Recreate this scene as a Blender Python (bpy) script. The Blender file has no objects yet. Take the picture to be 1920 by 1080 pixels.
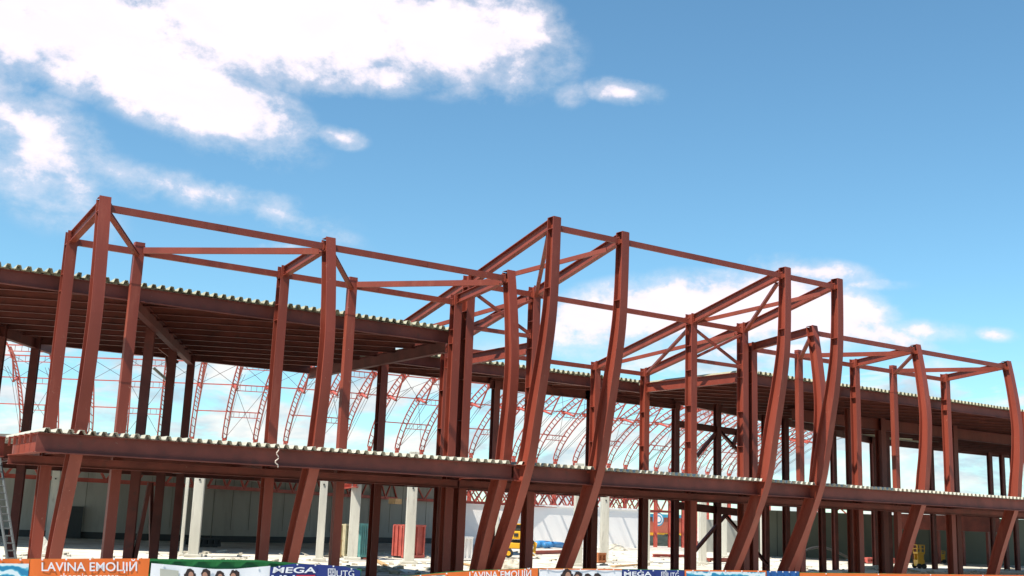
import bpy, math, random
from mathutils import Vector
random.seed(7)
R = math.radians
scene = bpy.context.scene
col = scene.collection

# ------------------------------------------------------------------ camera
CH = 2.1                                   # eye height above the ground
FPX, PITCH, ROLL, AZ = 2130.366, 0.2012, -0.0369, 0.591
fw = Vector((math.sin(AZ)*math.cos(PITCH), math.cos(AZ)*math.cos(PITCH), math.sin(PITCH)))
r0 = Vector((math.cos(AZ), -math.sin(AZ), 0)); u0 = r0.cross(fw)
rt = r0*math.cos(ROLL) - u0*math.sin(ROLL); up = u0*math.cos(ROLL) + r0*math.sin(ROLL)
cam_d = bpy.data.cameras.new('camera'); cam = bpy.data.objects.new('camera', cam_d); col.objects.link(cam)
from mathutils import Matrix
M3 = Matrix((rt, up, -fw)).transposed()
cam.matrix_world = Matrix.Translation((0, 0, CH)) @ M3.to_4x4()
cam_d.sensor_width = 36; cam_d.lens = FPX/1920*36; cam_d.clip_start = .1; cam_d.clip_end = 6000
scene.camera = cam
scene.view_settings.view_transform = 'Standard'; scene.view_settings.look = 'None'
scene.view_settings.exposure = 0.68; scene.view_settings.gamma = 1

def ray(x, y): return fw + rt*((x-960)/FPX) - up*((y-540)/FPX)
def atY(x, y, Y): v = ray(x, y); v = v*(Y/v.y); return Vector((v.x, v.y, v.z+CH))
def atX(x, y, X): v = ray(x, y); v = v*(X/v.x); return Vector((v.x, v.y, v.z+CH))
def atZ(x, y, Z): v = ray(x, y); v = v*((Z-CH)/v.z); return Vector((v.x, v.y, Z))
def ground(x, y): return atZ(x, y, 0)
def hor(x): return 939.4 + (x)*.0369
def atD(x, D, Z=0):                          # column of picture x, at plan depth D, height Z
    v = ray(x, hor(x)); v = v*(D/(v.x*math.sin(AZ)+v.y*math.cos(AZ))); return Vector((v.x, v.y, Z))

# ------------------------------------------------------------------ node helpers
def nt_new(nt, t, **k):
    n = nt.nodes.new(t)
    for a, b in k.items(): setattr(n, a, b)
    return n
def math_n(nt, op, a, b=None, c=None, clamp=False):
    n = nt.nodes.new('ShaderNodeMath'); n.operation = op; n.use_clamp = clamp
    for i, v in enumerate((a, b, c)):
        if v is None: continue
        if isinstance(v, (int, float)): n.inputs[i].default_value = v
        else: nt.links.new(v, n.inputs[i])
    return n.outputs[0]

# ------------------------------------------------------------------ world: nishita sky with clouds by direction
SUN = Vector((-0.50, -0.15, 0.85)).normalized()
sun_el = math.asin(SUN.z); sun_az = math.atan2(SUN.x, SUN.y)
w = bpy.data.worlds.new('World'); scene.world = w; w.use_nodes = True
nt = w.node_tree; nt.nodes.clear(); L = nt.links.new
out = nt_new(nt, 'ShaderNodeOutputWorld'); bg = nt_new(nt, 'ShaderNodeBackground')
sky = nt_new(nt, 'ShaderNodeTexSky'); sky.sky_type = 'NISHITA'; sky.sun_disc = False
sky.sun_elevation = sun_el; sky.sun_rotation = sun_az; sky.air_density = 1.0; sky.dust_density = .1; sky.ozone_density = 2.2; sky.altitude = 0
tc = nt_new(nt, 'ShaderNodeTexCoord')
nrm = nt_new(nt, 'ShaderNodeVectorMath', operation='NORMALIZE'); L(tc.outputs['Generated'], nrm.inputs[0])
V = nrm.outputs[0]
def dotc(v):
    n = nt_new(nt, 'ShaderNodeVectorMath', operation='DOT_PRODUCT'); L(V, n.inputs[0]); n.inputs[1].default_value = v
    return n.outputs['Value']
def noise(scale, detail, rough, dist=0, src=None, squash=(1, 1, 1)):
    m = nt_new(nt, 'ShaderNodeMapping'); L(src or V, m.inputs[0]); m.inputs['Scale'].default_value = squash
    n = nt_new(nt, 'ShaderNodeTexNoise'); L(m.outputs[0], n.inputs['Vector'])
    n.inputs['Scale'].default_value = scale; n.inputs['Detail'].default_value = detail; n.inputs['Roughness'].default_value = rough; n.inputs['Distortion'].default_value = dist
    return n.outputs['Fac']
# (x, y, half width, half height, tilt deg, strength) -- each a cloud bank at a bearing and elevation
BLOBS = [(120, 40, 340, 120, 8, 1.05), (540, 40, 330, 115, 0, 1.1), (840, 70, 230, 100, 12, 1.0), (960, 40, 120, 60, 20, .8), (400, 200, 200, 80, 22, .95), (700, 145, 170, 42, -3, .58),
         (300, 150, 260, 80, 20, .8), (50, 240, 170, 90, 35, .55), (1170, 172, 80, 26, 6, .68), (1065, 175, 45, 30, 0, .38), (640, 258, 50, 24, 10, .62), (20, 320, 200, 70, 30, .42), (170, 300, 190, 40, 25, .30), (60, 190, 120, 46, 30, .42),
         (400, 365, 240, 34, 12, .42), (520, 400, 170, 34, 22, .42), (610, 435, 60, 18, 30, .3), (300, 340, 180, 20, 8, .3),
         (1300, 590, 300, 78, -4, 1.05), (1500, 580, 170, 75, 12, 1.05), (1620, 625, 120, 44, 12, .65), (1520, 508, 130, 28, 8, .62), (1120, 590, 120, 50, 0, .75), (1400, 660, 260, 30, 0, .7),
         (1720, 620, 100, 22, 4, .42), (1870, 627, 40, 14, 5, .42), (1180, 670, 200, 26, 5, .45), (1610, 533, 90, 16, 0, .4), (540, 462, 60, 12, 0, .45), (1740, 690, 120, 24, 0, .3)]
acc = None
for (x, y, hw, hh, tl, st) in BLOBS:
    c = ray(x, y).normalized(); e = R(tl)
    a = (rt*math.cos(e) - up*math.sin(e)); b = (up*math.cos(e) + rt*math.sin(e))
    a = (a - c*a.dot(c)).normalized(); b = (b - c*b.dot(c) - a*b.dot(a)).normalized()
    k = FPX
    du = math_n(nt, 'MULTIPLY', dotc(a), k/hw); dv = math_n(nt, 'MULTIPLY', dotc(b), k/hh)
    r2 = math_n(nt, 'ADD', math_n(nt, 'MULTIPLY', du, du), math_n(nt, 'MULTIPLY', dv, dv))
    m = math_n(nt, 'MULTIPLY', math_n(nt, 'SUBTRACT', 1.25, math_n(nt, 'SQRT', r2), clamp=False), st)
    front = math_n(nt, 'GREATER_THAN', dotc(c), 0)
    m = math_n(nt, 'MULTIPLY', math_n(nt, 'MAXIMUM', m, 0), front)
    acc = m if acc is None else math_n(nt, 'MAXIMUM', acc, m)
acc = math_n(nt, 'MINIMUM', acc, 1.0)
n1 = noise(8, 13, .64, .15, squash=(1, 1, 1.5)); n2 = noise(26, 10, .62, .15, squash=(1, 1, 1.4))
nn = math_n(nt, 'ADD', math_n(nt, 'MULTIPLY', math_n(nt, 'SUBTRACT', n1, .5), 3.6), math_n(nt, 'MULTIPLY', math_n(nt, 'SUBTRACT', n2, .5), 2.1))
dens = math_n(nt, 'ADD', math_n(nt, 'MULTIPLY', acc, 1.55), math_n(nt, 'SUBTRACT', math_n(nt, 'MULTIPLY', nn, .8), .30))
# veil: thin cloud where there is some bank
cl1 = nt_new(nt, 'ShaderNodeMapRange', interpolation_type='SMOOTHSTEP'); L(dens, cl1.inputs[0]); cl1.inputs[1].default_value = -.25; cl1.inputs[2].default_value = 1.0
gate = nt_new(nt, 'ShaderNodeMapRange', interpolation_type='SMOOTHSTEP'); L(acc, gate.inputs[0]); gate.inputs[1].default_value = 0.0; gate.inputs[2].default_value = .25
bank = math_n(nt, 'MULTIPLY', math_n(nt, 'POWER', cl1.outputs[0], .8), gate.outputs[0])
# low cumulus field towards the horizon
el = nt_new(nt, 'ShaderNodeSeparateXYZ'); L(V, el.inputs[0]); Z = el.outputs['Z']
lowm = nt_new(nt, 'ShaderNodeMapRange', interpolation_type='SMOOTHSTEP'); L(Z, lowm.inputs[0]); lowm.inputs[1].default_value = .165; lowm.inputs[2].default_value = .125
n3 = noise(12, 8, .58, .4, squash=(1, 1, 3.2))
lowc = nt_new(nt, 'ShaderNodeMapRange', interpolation_type='SMOOTHSTEP'); L(n3, lowc.inputs[0]); lowc.inputs[1].default_value = .40; lowc.inputs[2].default_value = .58
low = math_n(nt, 'MULTIPLY', math_n(nt, 'MULTIPLY', lowc.outputs[0], lowm.outputs[0]), .93)
# scattered cloud on the rest of the sky, outside the picture
oth = nt_new(nt, 'ShaderNodeMapRange', interpolation_type='SMOOTHSTEP'); L(dotc(fw), oth.inputs[0]); oth.inputs[1].default_value = .8; oth.inputs[2].default_value = .5
n4 = noise(4, 7, .6); o4 = nt_new(nt, 'ShaderNodeMapRange', interpolation_type='SMOOTHSTEP'); L(n4, o4.inputs[0]); o4.inputs[1].default_value = .5; o4.inputs[2].default_value = .7
core = nt_new(nt, 'ShaderNodeMapRange', interpolation_type='SMOOTHSTEP'); L(dens, core.inputs[0]); core.inputs[1].default_value = .15; core.inputs[2].default_value = .9
veil = math_n(nt, 'MULTIPLY', bank, .60); bank = math_n(nt, 'MAXIMUM', veil, math_n(nt, 'MULTIPLY', core.outputs[0], gate.outputs[0]))
rest = math_n(nt, 'MULTIPLY', math_n(nt, 'MULTIPLY', oth.outputs[0], o4.outputs[0]), .35)
cloud = math_n(nt, 'MINIMUM', math_n(nt, 'MAXIMUM', math_n(nt, 'MAXIMUM', bank, low), rest), 1.0)
# cloud tone
tone = nt_new(nt, 'ShaderNodeValToRGB'); tone.color_ramp.elements[0].position = .38; tone.color_ramp.elements[0].color = (3.4, 4.4, 5.0, 1)
tone.color_ramp.elements[1].position = .60; tone.color_ramp.elements[1].color = (6.3, 6.2, 6.0, 1)
n5 = noise(16, 6, .55, .2, squash=(1, 1, 2.5)); L(n5, tone.inputs[0])
hi = nt_new(nt, 'ShaderNodeMix', data_type='RGBA'); L(math_n(nt, 'MULTIPLY', cl1.outputs[0], .85), hi.inputs['Factor']); L(tone.outputs[0], hi.inputs[6]); hi.inputs[7].default_value = (7.2, 6.35, 6.95, 1)
# sky tint: keep nishita and trim it
hs = nt_new(nt, 'ShaderNodeHueSaturation'); L(sky.outputs[0], hs.inputs['Color']); hs.inputs['Saturation'].default_value = 1.0; hs.inputs['Value'].default_value = 1.0
mx = nt_new(nt, 'ShaderNodeMix', data_type='RGBA'); L(cloud, mx.inputs['Factor']); tint = nt_new(nt, 'ShaderNodeMix', data_type='RGBA'); tint.blend_type = 'MULTIPLY'; tint.inputs['Factor'].default_value = 1; L(hs.outputs[0], tint.inputs[6]); tint.inputs[7].default_value = (.74, 1.05, 1.06, 1)
L(tint.outputs[2], mx.inputs[6]); L(hi.outputs[2], mx.inputs[7])
L(mx.outputs[2], bg.inputs['Color']); bg.inputs['Strength'].default_value = .101; L(bg.outputs[0], out.inputs[0])

sd = bpy.data.lights.new('sun', 'SUN'); so = bpy.data.objects.new('sun', sd); col.objects.link(so)
sd.energy = 5.0; sd.angle = R(.53); sd.color = (1, .92, .80)
so.rotation_euler = SUN.to_track_quat('Z', 'Y').to_euler(); so.location = (0, 0, 50)

# ------------------------------------------------------------------ materials
def mat(name, color, rough=.6, metal=0, var=.12, vscale=3, color2=None, c2=(.55, .7), bump=0, bscale=40, streak=False, spec=.4, fleck=None):
    m = bpy.data.materials.new(name); m.use_nodes = True; t = m.node_tree; b = t.nodes['Principled BSDF']
    tcn = t.nodes.new('ShaderNodeTexCoord'); mp = t.nodes.new('ShaderNodeMapping'); t.links.new(tcn.outputs['Object'], mp.inputs[0])
    mp.inputs['Scale'].default_value = (1, 1, .18) if streak else (1, 1, 1)
    n = t.nodes.new('ShaderNodeTexNoise'); t.links.new(mp.outputs[0], n.inputs['Vector']); n.inputs['Scale'].default_value = vscale; n.inputs['Detail'].default_value = 6
    r = t.nodes.new('ShaderNodeValToRGB'); e = r.color_ramp.elements
    e[0].position = .3; e[0].color = tuple(c*(1-var) for c in color)+(1,); e[1].position = .7; e[1].color = tuple(min(1, c*(1+var)) for c in color)+(1,)
    t.links.new(n.outputs['Fac'], r.inputs[0]); o = r.outputs[0]
    if color2:
        n2 = t.nodes.new('ShaderNodeTexNoise'); t.links.new(mp.outputs[0], n2.inputs['Vector']); n2.inputs['Scale'].default_value = vscale*2.7; n2.inputs['Detail'].default_value = 8; n2.inputs['Roughness'].default_value = .65
        mr = t.nodes.new('ShaderNodeMapRange'); t.links.new(n2.outputs['Fac'], mr.inputs[0]); mr.inputs[1].default_value = c2[0]; mr.inputs[2].default_value = c2[1]
        mix = t.nodes.new('ShaderNodeMix'); mix.data_type = 'RGBA'; t.links.new(mr.outputs[0], mix.inputs['Factor']); t.links.new(o, mix.inputs[6]); mix.inputs[7].default_value = color2+(1,); o = mix.outputs[2]
    if fleck:
        n4 = t.nodes.new('ShaderNodeTexNoise'); t.links.new(tcn.outputs['Object'], n4.inputs['Vector']); n4.inputs['Scale'].default_value = 9; n4.inputs['Detail'].default_value = 9; n4.inputs['Roughness'].default_value = .75
        mr = t.nodes.new('ShaderNodeMapRange'); t.links.new(n4.outputs['Fac'], mr.inputs[0]); mr.inputs[1].default_value = .63; mr.inputs[2].default_value = .70; mr.inputs[4].default_value = .75
        mix = t.nodes.new('ShaderNodeMix'); mix.data_type = 'RGBA'; t.links.new(mr.outputs[0], mix.inputs['Factor']); t.links.new(o, mix.inputs[6]); mix.inputs[7].default_value = fleck+(1,); o = mix.outputs[2]
    t.links.new(o, b.inputs['Base Color']); b.inputs['Roughness'].default_value = rough; b.inputs['Metallic'].default_value = metal
    b.inputs['Specular IOR Level'].default_value = spec
    if bump:
        n3 = t.nodes.new('ShaderNodeTexNoise'); t.links.new(tcn.outputs['Object'], n3.inputs['Vector']); n3.inputs['Scale'].default_value = bscale; n3.inputs['Detail'].default_value = 5
        bp = t.nodes.new('ShaderNodeBump'); bp.inputs['Strength'].default_value = bump; bp.inputs['Distance'].default_value = .05; t.links.new(n3.outputs['Fac'], bp.inputs['Height']); t.links.new(bp.outputs[0], b.inputs['Normal'])
    return m
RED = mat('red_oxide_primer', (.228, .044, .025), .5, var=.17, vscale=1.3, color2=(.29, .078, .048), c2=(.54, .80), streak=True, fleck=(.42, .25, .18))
RED2 = mat('red_oxide_primer_shade_tone', (.175, .042, .029), .6, var=.28, vscale=1.5, color2=(.10, .04, .03), c2=(.55, .75), fleck=(.25, .15, .11))  # shaded copy of the primer: gloom of undersides and inner steel put into colour
REDB = mat('bright_red_lead_paint', (.44, .085, .06), .55, var=.15, vscale=2)
GALVR = mat('galvanised_sheet_shade_tone', (.44, .43, .31), .5, .1, var=.14, vscale=1.5, color2=(.30, .29, .21), c2=(.5, .75))  # roof copy of the galvanised sheet, shade of its cut ends painted in
GALV = mat('galvanised_sheet', (.54, .53, .45), .45, .12, var=.10, vscale=1.2, color2=(.45, .43, .33), c2=(.5, .75))
CONC = mat('cast_concrete', (.50, .49, .43), .85, var=.16, vscale=2.2, color2=(.33, .31, .27), c2=(.55, .72), bump=.3, streak=True)
GRND = mat('dusty_concrete_ground', (.60, .57, .50), .9, var=.22, vscale=.3, color2=(.34, .29, .22), c2=(.5, .64), bump=.4, bscale=2)
WALL = mat('grey_wall_panel', (.36, .35, .31), .8, var=.14, vscale=.35, color2=(.27, .26, .22), c2=(.5, .72), streak=True)
WHITEP = mat('white_wall_panel', (.88, .86, .84), .7, var=.03, vscale=.5)
DGREEN = mat('dark_grey_green_cladding', (.16, .17, .13), .7, var=.08, vscale=.5)
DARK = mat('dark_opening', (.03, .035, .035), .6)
ROOFD = mat('dark_corrugated_roof', (.16, .15, .13), .6, .2, var=.15)
CABLE = mat('steel_cable', (.12, .09, .08), .5, .4)
YEL = mat('yellow_machine_paint', (.70, .36, .02), .4, var=.08)
BLK = mat('black_rubber', (.025, .025, .025), .7)
BLUE = mat('blue_plastic_sheet', (.05, .22, .48), .45, var=.2, vscale=3)
NET = mat('black_netting', (.02, .03, .025), .8, var=.3, vscale=2, bump=.6, bscale=6)
TEAL = mat('teal_painted_steel', (.10, .28, .27), .6, var=.2, vscale=3, color2=(.3, .16, .1), c2=(.6, .75))
CREAM = mat('cream_painted_steel', (.45, .40, .26), .6, var=.2, vscale=3, color2=(.25, .12, .07), c2=(.58, .75))
RSKIP = mat('worn_red_container', (.42, .09, .07), .6, var=.2, vscale=2.5, color2=(.55, .38, .3), c2=(.62, .75))
ORG = mat('orange_print', (.80, .17, .03), .5, var=.03)
WHT = mat('white_print', (.82, .82, .84), .5, var=.02)
NAVY = mat('navy_print', (.025, .04, .19), .45, var=.05)
BLU2 = mat('mid_blue_print', (.02, .10, .32), .45, var=.05)
REDP = mat('red_print', (.55, .03, .04), .5, var=.02)
GRN = mat('green_fence_paint', (.02, .17, .045), .45, var=.12)
SKIN = mat('printed_skin', (.42, .22, .15), .6, var=.08)
HAIR = mat('printed_dark_hair', (.035, .02, .018), .6, var=.1)
TAN = mat('raw_timber', (.48, .30, .14), .8, var=.2, vscale=4)
BRICK = mat('orange_brick', (.42, .16, .07), .85, var=.25, vscale=14)
ALU = mat('aluminium_ladder', (.13, .14, .15), .4, .5)
TERRA = mat('terracotta_render', (.42, .12, .075), .8, var=.06)
SKYB = mat('sky_blue_paint', (.06, .32, .48), .6)
CORD = mat('pale_rope', (.62, .52, .45), .8)
STONE = mat('broken_concrete', (.42, .39, .32), .95, var=.3, vscale=5)
def wave_mat():
    m = bpy.data.materials.new('printed_sea_waves'); m.use_nodes = True; t = m.node_tree; b = t.nodes['Principled BSDF']
    tcn = t.nodes.new('ShaderNodeTexCoord'); n = t.nodes.new('ShaderNodeTexWave'); n.wave_type = 'BANDS'; n.bands_direction = 'Z'
    n.inputs['Scale'].default_value = 1.6; n.inputs['Distortion'].default_value = 9; n.inputs['Detail'].default_value = 3; n.inputs['Detail Scale'].default_value = 1.4
    r = t.nodes.new('ShaderNodeValToRGB'); e = r.color_ramp.elements; e[0].position = .2; e[0].color = (.02, .22, .42, 1); e[1].position = .75; e[1].color = (.72, .82, .85, 1)
    x = e.new(.5); x.color = (.10, .48, .62, 1)
    t.links.new(tcn.outputs['Object'], n.inputs['Vector']); t.links.new(n.outputs[0], r.inputs[0]); t.links.new(r.outputs[0], b.inputs['Base Color']); b.inputs['Roughness'].default_value = .5
    return m
WAVE = wave_mat()

# ------------------------------------------------------------------ mesh helpers
class MB:
    def __init__(s): s.v = []; s.f = []
    def poly(s, pts, faces):
        o = len(s.v); s.v += [tuple(p) for p in pts]; s.f += [tuple(i+o for i in f) for f in faces]; return s
    def frame(s, c, ax, ay, az, hx, hy, hz):
        c = Vector(c); P = []
        for i in (-1, 1):
            for j in (-1, 1):
                for k in (-1, 1): P.append(c + ax*(hx*i) + ay*(hy*j) + az*(hz*k))
        return s.poly(P, [(0, 1, 3, 2), (4, 6, 7, 5), (0, 4, 5, 1), (2, 3, 7, 6), (0, 2, 6, 4), (1, 5, 7, 3)])
    def box(s, c, size, rz=0):
        a = Vector((math.cos(rz), math.sin(rz), 0)); b = Vector((-math.sin(rz), math.cos(rz), 0))
        return s.frame(c, a, b, Vector((0, 0, 1)), size[0]/2, size[1]/2, size[2]/2)
    def sweep(s, stations):
        """stations: list of rings (equal length); closed sides + end caps"""
        n = len(stations[0]); o = len(s.v)
        for rg in stations: s.v += [tuple(p) for p in rg]
        for k in range(len(stations)-1):
            for i in range(n):
                j = (i+1) % n; a = o+k*n; b = a+n
                s.f.append((a+i, a+j, b+j, b+i))
        s.f.append(tuple(o+i for i in range(n))[::-1]); e = o+(len(stations)-1)*n
        s.f.append(tuple(e+i for i in range(n)))
        return s
    def tube(s, pts, r, n=4):
        pts = [Vector(p) for p in pts]; rings = []
        for i, p in enumerate(pts):
            t = (pts[min(i+1, len(pts)-1)] - pts[max(i-1, 0)]).normalized()
            a = t.cross(Vector((0, 0, 1)));
            if a.length < .05: a = t.cross(Vector((1, 0, 0)))
            a.normalize(); b = t.cross(a)
            rings.append([p + a*(r*math.cos(6.28318*k/n+.785)) + b*(r*math.sin(6.28318*k/n+.785)) for k in range(n)])
        return s.sweep(rings)
    def build(s, name, m, parent=None, smooth=False, bevel=0):
        me = bpy.data.meshes.new(name); me.from_pydata(s.v, [], s.f); me.validate(); me.update()
        import bmesh
        bm = bmesh.new(); bm.from_mesh(me); bmesh.ops.recalc_face_normals(bm, faces=bm.faces); bm.to_mesh(me); bm.free()
        o = bpy.data.objects.new(name, me); col.objects.link(o); me.materials.append(m)
        if parent:
            o.parent = parent; o.matrix_parent_inverse = Matrix.Translation(-Vector(parent.location))
        if smooth:
            for p in me.polygons: p.use_smooth = True
        if bevel:
            bv = o.modifiers.new('bevel', 'BEVEL'); bv.width = bevel; bv.segments = 2
        return o
def thing(name, label, cat, loc=(0, 0, 0), group=None):
    o = bpy.data.objects.new(name, None); col.objects.link(o); o.location = loc; o.empty_display_size = .2
    o['label'] = label; o['category'] = cat
    if group: o['group'] = group
    return o
def tag(o, label, cat, group=None):
    o['label'] = label; o['category'] = cat
    if group: o['group'] = group
    return o
def Iprof(w, d, tf, tw):
    a, b = w/2, d/2
    return [(-a, -b), (a, -b), (a, -b+tf), (tw/2, -b+tf), (tw/2, b-tf), (a, b-tf), (a, b), (-a, b), (-a, b-tf), (-tw/2, b-tf), (-tw/2, -b+tf), (-a, -b+tf)]
def Cprof(w, d, t):     # channel, open towards +s
    a, b = w/2, d/2
    return [(-a, -b), (a, -b), (a, -b+t), (-a+t, -b+t), (-a+t, b-t), (a, b-t), (a, b), (-a, b)]
def Bprof(w, d): return [(-w/2, -d/2), (w/2, -d/2), (w/2, d/2), (-w/2, d/2)]
def beam(mb, a, b, prof, upv=Vector((0, 0, 1))):
    a = Vector(a); b = Vector(b); t = (b-a).normalized(); s = t.cross(upv).normalized(); n = s.cross(t)
    mb.sweep([[p + s*x + n*y for x, y in prof] for p in (a, b)]); return mb
def column(mb, x, y, z0, z1, w=.30, d=.30, tf=.024, tw=.018, stiff=(), rz=0):
    S = Vector((math.cos(rz), math.sin(rz), 0)); N = Vector((-math.sin(rz), math.cos(rz), 0))
    pr = Iprof(w, d, tf, tw)
    mb.sweep([[Vector((x, y, z)) + S*a + N*b for a, b in pr] for z in (z0, z1)])
    for z in stiff:
        for sg in (-1, 1):
            mb.frame(Vector((x, y, z)) + S*(sg*(w/4+tw/4+.001)), S, N, Vector((0, 0, 1)), w/4-tw/4-.004, d/2-tf-.001, .008)
    return mb
def curved(mb, X, prof, w=.28, tf=.026, tw=.018, stiff=()):
    """prof: list (z, y, depth); smooth interpolation in the Y-Z plane"""
    P = sorted(prof); pts = []
    def cr(p0, p1, p2, p3, t):
        return tuple(.5*((2*b) + (-a+c)*t + (2*a-5*b+4*c-d)*t*t + (-a+3*b-3*c+d)*t**3) for a, b, c, d in zip(p0, p1, p2, p3))
    for i in range(len(P)-1):
        p0 = P[max(i-1, 0)]; p3 = P[min(i+2, len(P)-1)]
        for k in range(4): pts.append(cr(p0, P[i], P[i+1], p3, k/4))
    pts.append(P[-1]); rings = []
    for i, (z, y, d) in enumerate(pts):
        a = pts[max(i-1, 0)]; b = pts[min(i+1, len(pts)-1)]
        t = Vector((0, b[1]-a[1], b[0]-a[0])).normalized(); n = Vector((0, t.z, -t.y))   # n: inward (+Y)
        rings.append([Vector((X, y, z)) + Vector((1, 0, 0))*u + n*v for u, v in Iprof(w, d, tf, tw)])
    mb.sweep(rings)
    for (z, dz) in stiff:
        for i in range(len(pts)-1):
            if pts[i][0] <= z <= pts[i+1][0]:
                y = pts[i][1]; d = pts[i][2]
                for sg in (-1, 1): mb.frame((X+sg*(w/4+tw/4), y, z), Vector((1, 0, 0)), Vector((0, 1, 0)), Vector((0, 0, 1)), w/4-tw/4-.004, d/2-tf-.002, .008)
                break
    return mb
def corrugated(mb, x0, x1, y0, y1f, z, pitch=.25, h=.11, t=.006, jag=0, slope=0):
    """trapezoidal sheet, ridges running along Y, laid in sheets of four ridges"""
    n = int((x1-x0)/pitch); prof = []
    for i in range(n):
        b = x0+i*pitch
        prof += [(b, 0), (b+pitch*.36, 0), (b+pitch*.50, h), (b+pitch*.84, h)]
    prof.append((x0+n*pitch, 0)); prof.append((x0+n*pitch+.02, 0))
    rnd = random.Random(int(x0*10)); offs = {}
    top, bot = [], []
    for i, (x, dz) in enumerate(prof):
        sheet = i//16
        if sheet not in offs: offs[sheet] = (rnd.uniform(-jag, jag), rnd.uniform(0, jag*.35))
        oy, oz = offs[sheet]; ye = y1f(x) if callable(y1f) else y1f
        top.append(((x, y0+oy, z+dz+t+oz), (x, ye, z+dz+t))); bot.append(((x, y0+oy, z+dz+oz), (x, ye, z+dz)))
    o = len(mb.v); N = len(prof)
    for a, b in top: mb.v += [a, b]
    for a, b in bot: mb.v += [a, b]
    for i in range(N-1):
        a = o+2*i; c = o+2*N+2*i
        mb.f += [(a, a+2, a+3, a+1), (c, c+1, c+3, c+2), (a, c, c+2, a+2), (a+1, a+3, c+3, c+1)]
    mb.f += [(o, o+1, o+2*N+1, o+2*N), (o+2*(N-1), o+2*N+2*(N-1), o+2*N+2*(N-1)+1, o+2*(N-1)+1)]
    return mb
def structure(o): o['kind'] = 'structure'; return o

# ------------------------------------------------------------------ ground
g = MB(); n = 40
g.poly([(-1500, -300, 0), (2500, -300, 0), (2500, 3000, 0), (-1500, 3000, 0)], [(0, 1, 2, 3)])
structure(g.build('ground', GRND))
LOWBOUNCE = mat('low_bounce_dark_surface', (.09, .085, .08), .9, var=.25, vscale=.6, bump=.3, bscale=30)
structure(MB().poly([(-400, -200, .02), (600, -200, .02), (600, 19-62.2, .02), (-10, 21.0, .02), (-400, 62, .02)], [(0, 1, 2, 3, 4)]).build('low_bounce_ground', LOWBOUNCE))  # unseen dark foreground, added to cut bounce light onto the steel undersides

# ------------------------------------------------------------------ main building
XL = (6.56, 12.52, 18.42); XR = (31.72, 37.68, 43.72); XG = (18.88, 21.47, 28.58, 31.22)
YS, YR, YD = 30.62, 36.25, 27.30
YBL = lambda x: 42.2
YBM = lambda x: 39.2
YBR = lambda x: min(46.5, 39.0+.33*max(0, x-36))
def z(r): return r+CH
FC = [(z(7.27), 27.66, .30), (z(6.4), 27.51, .31), (z(5.4), 27.38, .33), (z(4.4), 27.31, .35), (z(3.3), 27.37, .38), (z(2.3), 27.50, .41), (z(1.5), 27.62, .43),
      (z(.6), 27.97, .43), (z(-.35), 28.35, .42), (z(-1.3), 28.68, .40), (0.0, 28.95, .38)]
GC = [(z(8.70), 26.05, .30), (z(7.6), 26.06, .31), (z(6.4), 26.11, .34), (z(5.6), 26.2, .38), (z(4.7), 26.37, .42), (z(3.7), 26.60, .46), (z(2.8), 26.80, .48), (z(2.0), 26.97, .49),
      (z(1.3), 27.22, .49), (z(.3), 27.68, .47), (z(-.6), 28.15, .45), (z(-1.35), 28.57, .43), (0.0, 28.98, .42)]
GAZ = R(24); DG = Vector((math.sin(GAZ), math.cos(GAZ), 0)); DJ = Vector((math.cos(GAZ), -math.sin(GAZ), 0))

def clip_line(p, d, x0, x1, y0, y1):
    t0, t1 = -1e9, 1e9
    for a, b, lo, hi_ in ((p.x, d.x, x0, x1), (p.y, d.y, y0, y1)):
        u, v = (lo-a)/b, (hi_-a)/b
        if u > v: u, v = v, u
        t0 = max(t0, u); t1 = min(t1, v)
    return (t0, t1) if t1-t0 > .6 else None
def joists(parent, x0, x1, y0, y1, zt, step=1.25, d=.30):
    N = Vector((-DJ.y, DJ.x, 0)); o = Vector((x0, y0, 0)); k = 0
    s0 = min((Vector((x, y, 0))-o).dot(N) for x in (x0, x1) for y in (y0, y1)); s1 = max((Vector((x, y, 0))-o).dot(N) for x in (x0, x1) for y in (y0, y1))
    s = s0+.5
    while s < s1:
        p = o+N*s; c = clip_line(p, DJ, x0, x1, y0, y1)
        if c:
            a = p+DJ*c[0]; b = p+DJ*c[1]; a.z = b.z = zt-d/2
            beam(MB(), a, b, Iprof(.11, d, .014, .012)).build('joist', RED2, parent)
        s += step
def purlin(parent, a, b, name='eaves_beam', w=.09, d=.17):
    m = beam(MB(), a, b, Bprof(w, d)); a = Vector(a); b = Vector(b); t = (b-a).normalized()
    for p_, sg in ((a, 1), (b, -1)):                       # end plate, bolt heads and a splice cleat
        c = p_+t*(sg*.012); m.frame(c, t, Vector((0, 1, 0)), Vector((0, 0, 1)), .01, w/2+.035, d/2+.035)
        for dy in (-1, 1):
            for dz in (-1, 1): m.frame(p_+t*(sg*.032)+Vector((0, dy*(w/2+.018), dz*(d/2+.012))), t, Vector((0, 1, 0)), Vector((0, 0, 1)), .012, .011, .011)
    if (b-a).length > 4: m.frame(a.lerp(b, .5)-Vector((0, w/2+.003, 0)), t, Vector((0, 1, 0)), Vector((0, 0, 1)), .12, .004, d/2-.02)
    m.build(name, RED, parent)
def strut(parent, a, b, name='diagonal_brace', w=.14, d=.07, m=None):
    beam(MB(), a, b, Cprof(w, d, .014) if w > .1 else Bprof(w, d)).build(name, m or RED, parent)
def endplate(mb, X, Y, Z, h=.34, w=.2):
    mb.box((X, Y, Z), (w, .02, h))
    for dx in (-w*.33, w*.33):
        for dz in (-h*.35, -h*.12, h*.12, h*.35): mb.box((X+dx, Y-.018, Z+dz), (.026, .018, .026))

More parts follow.
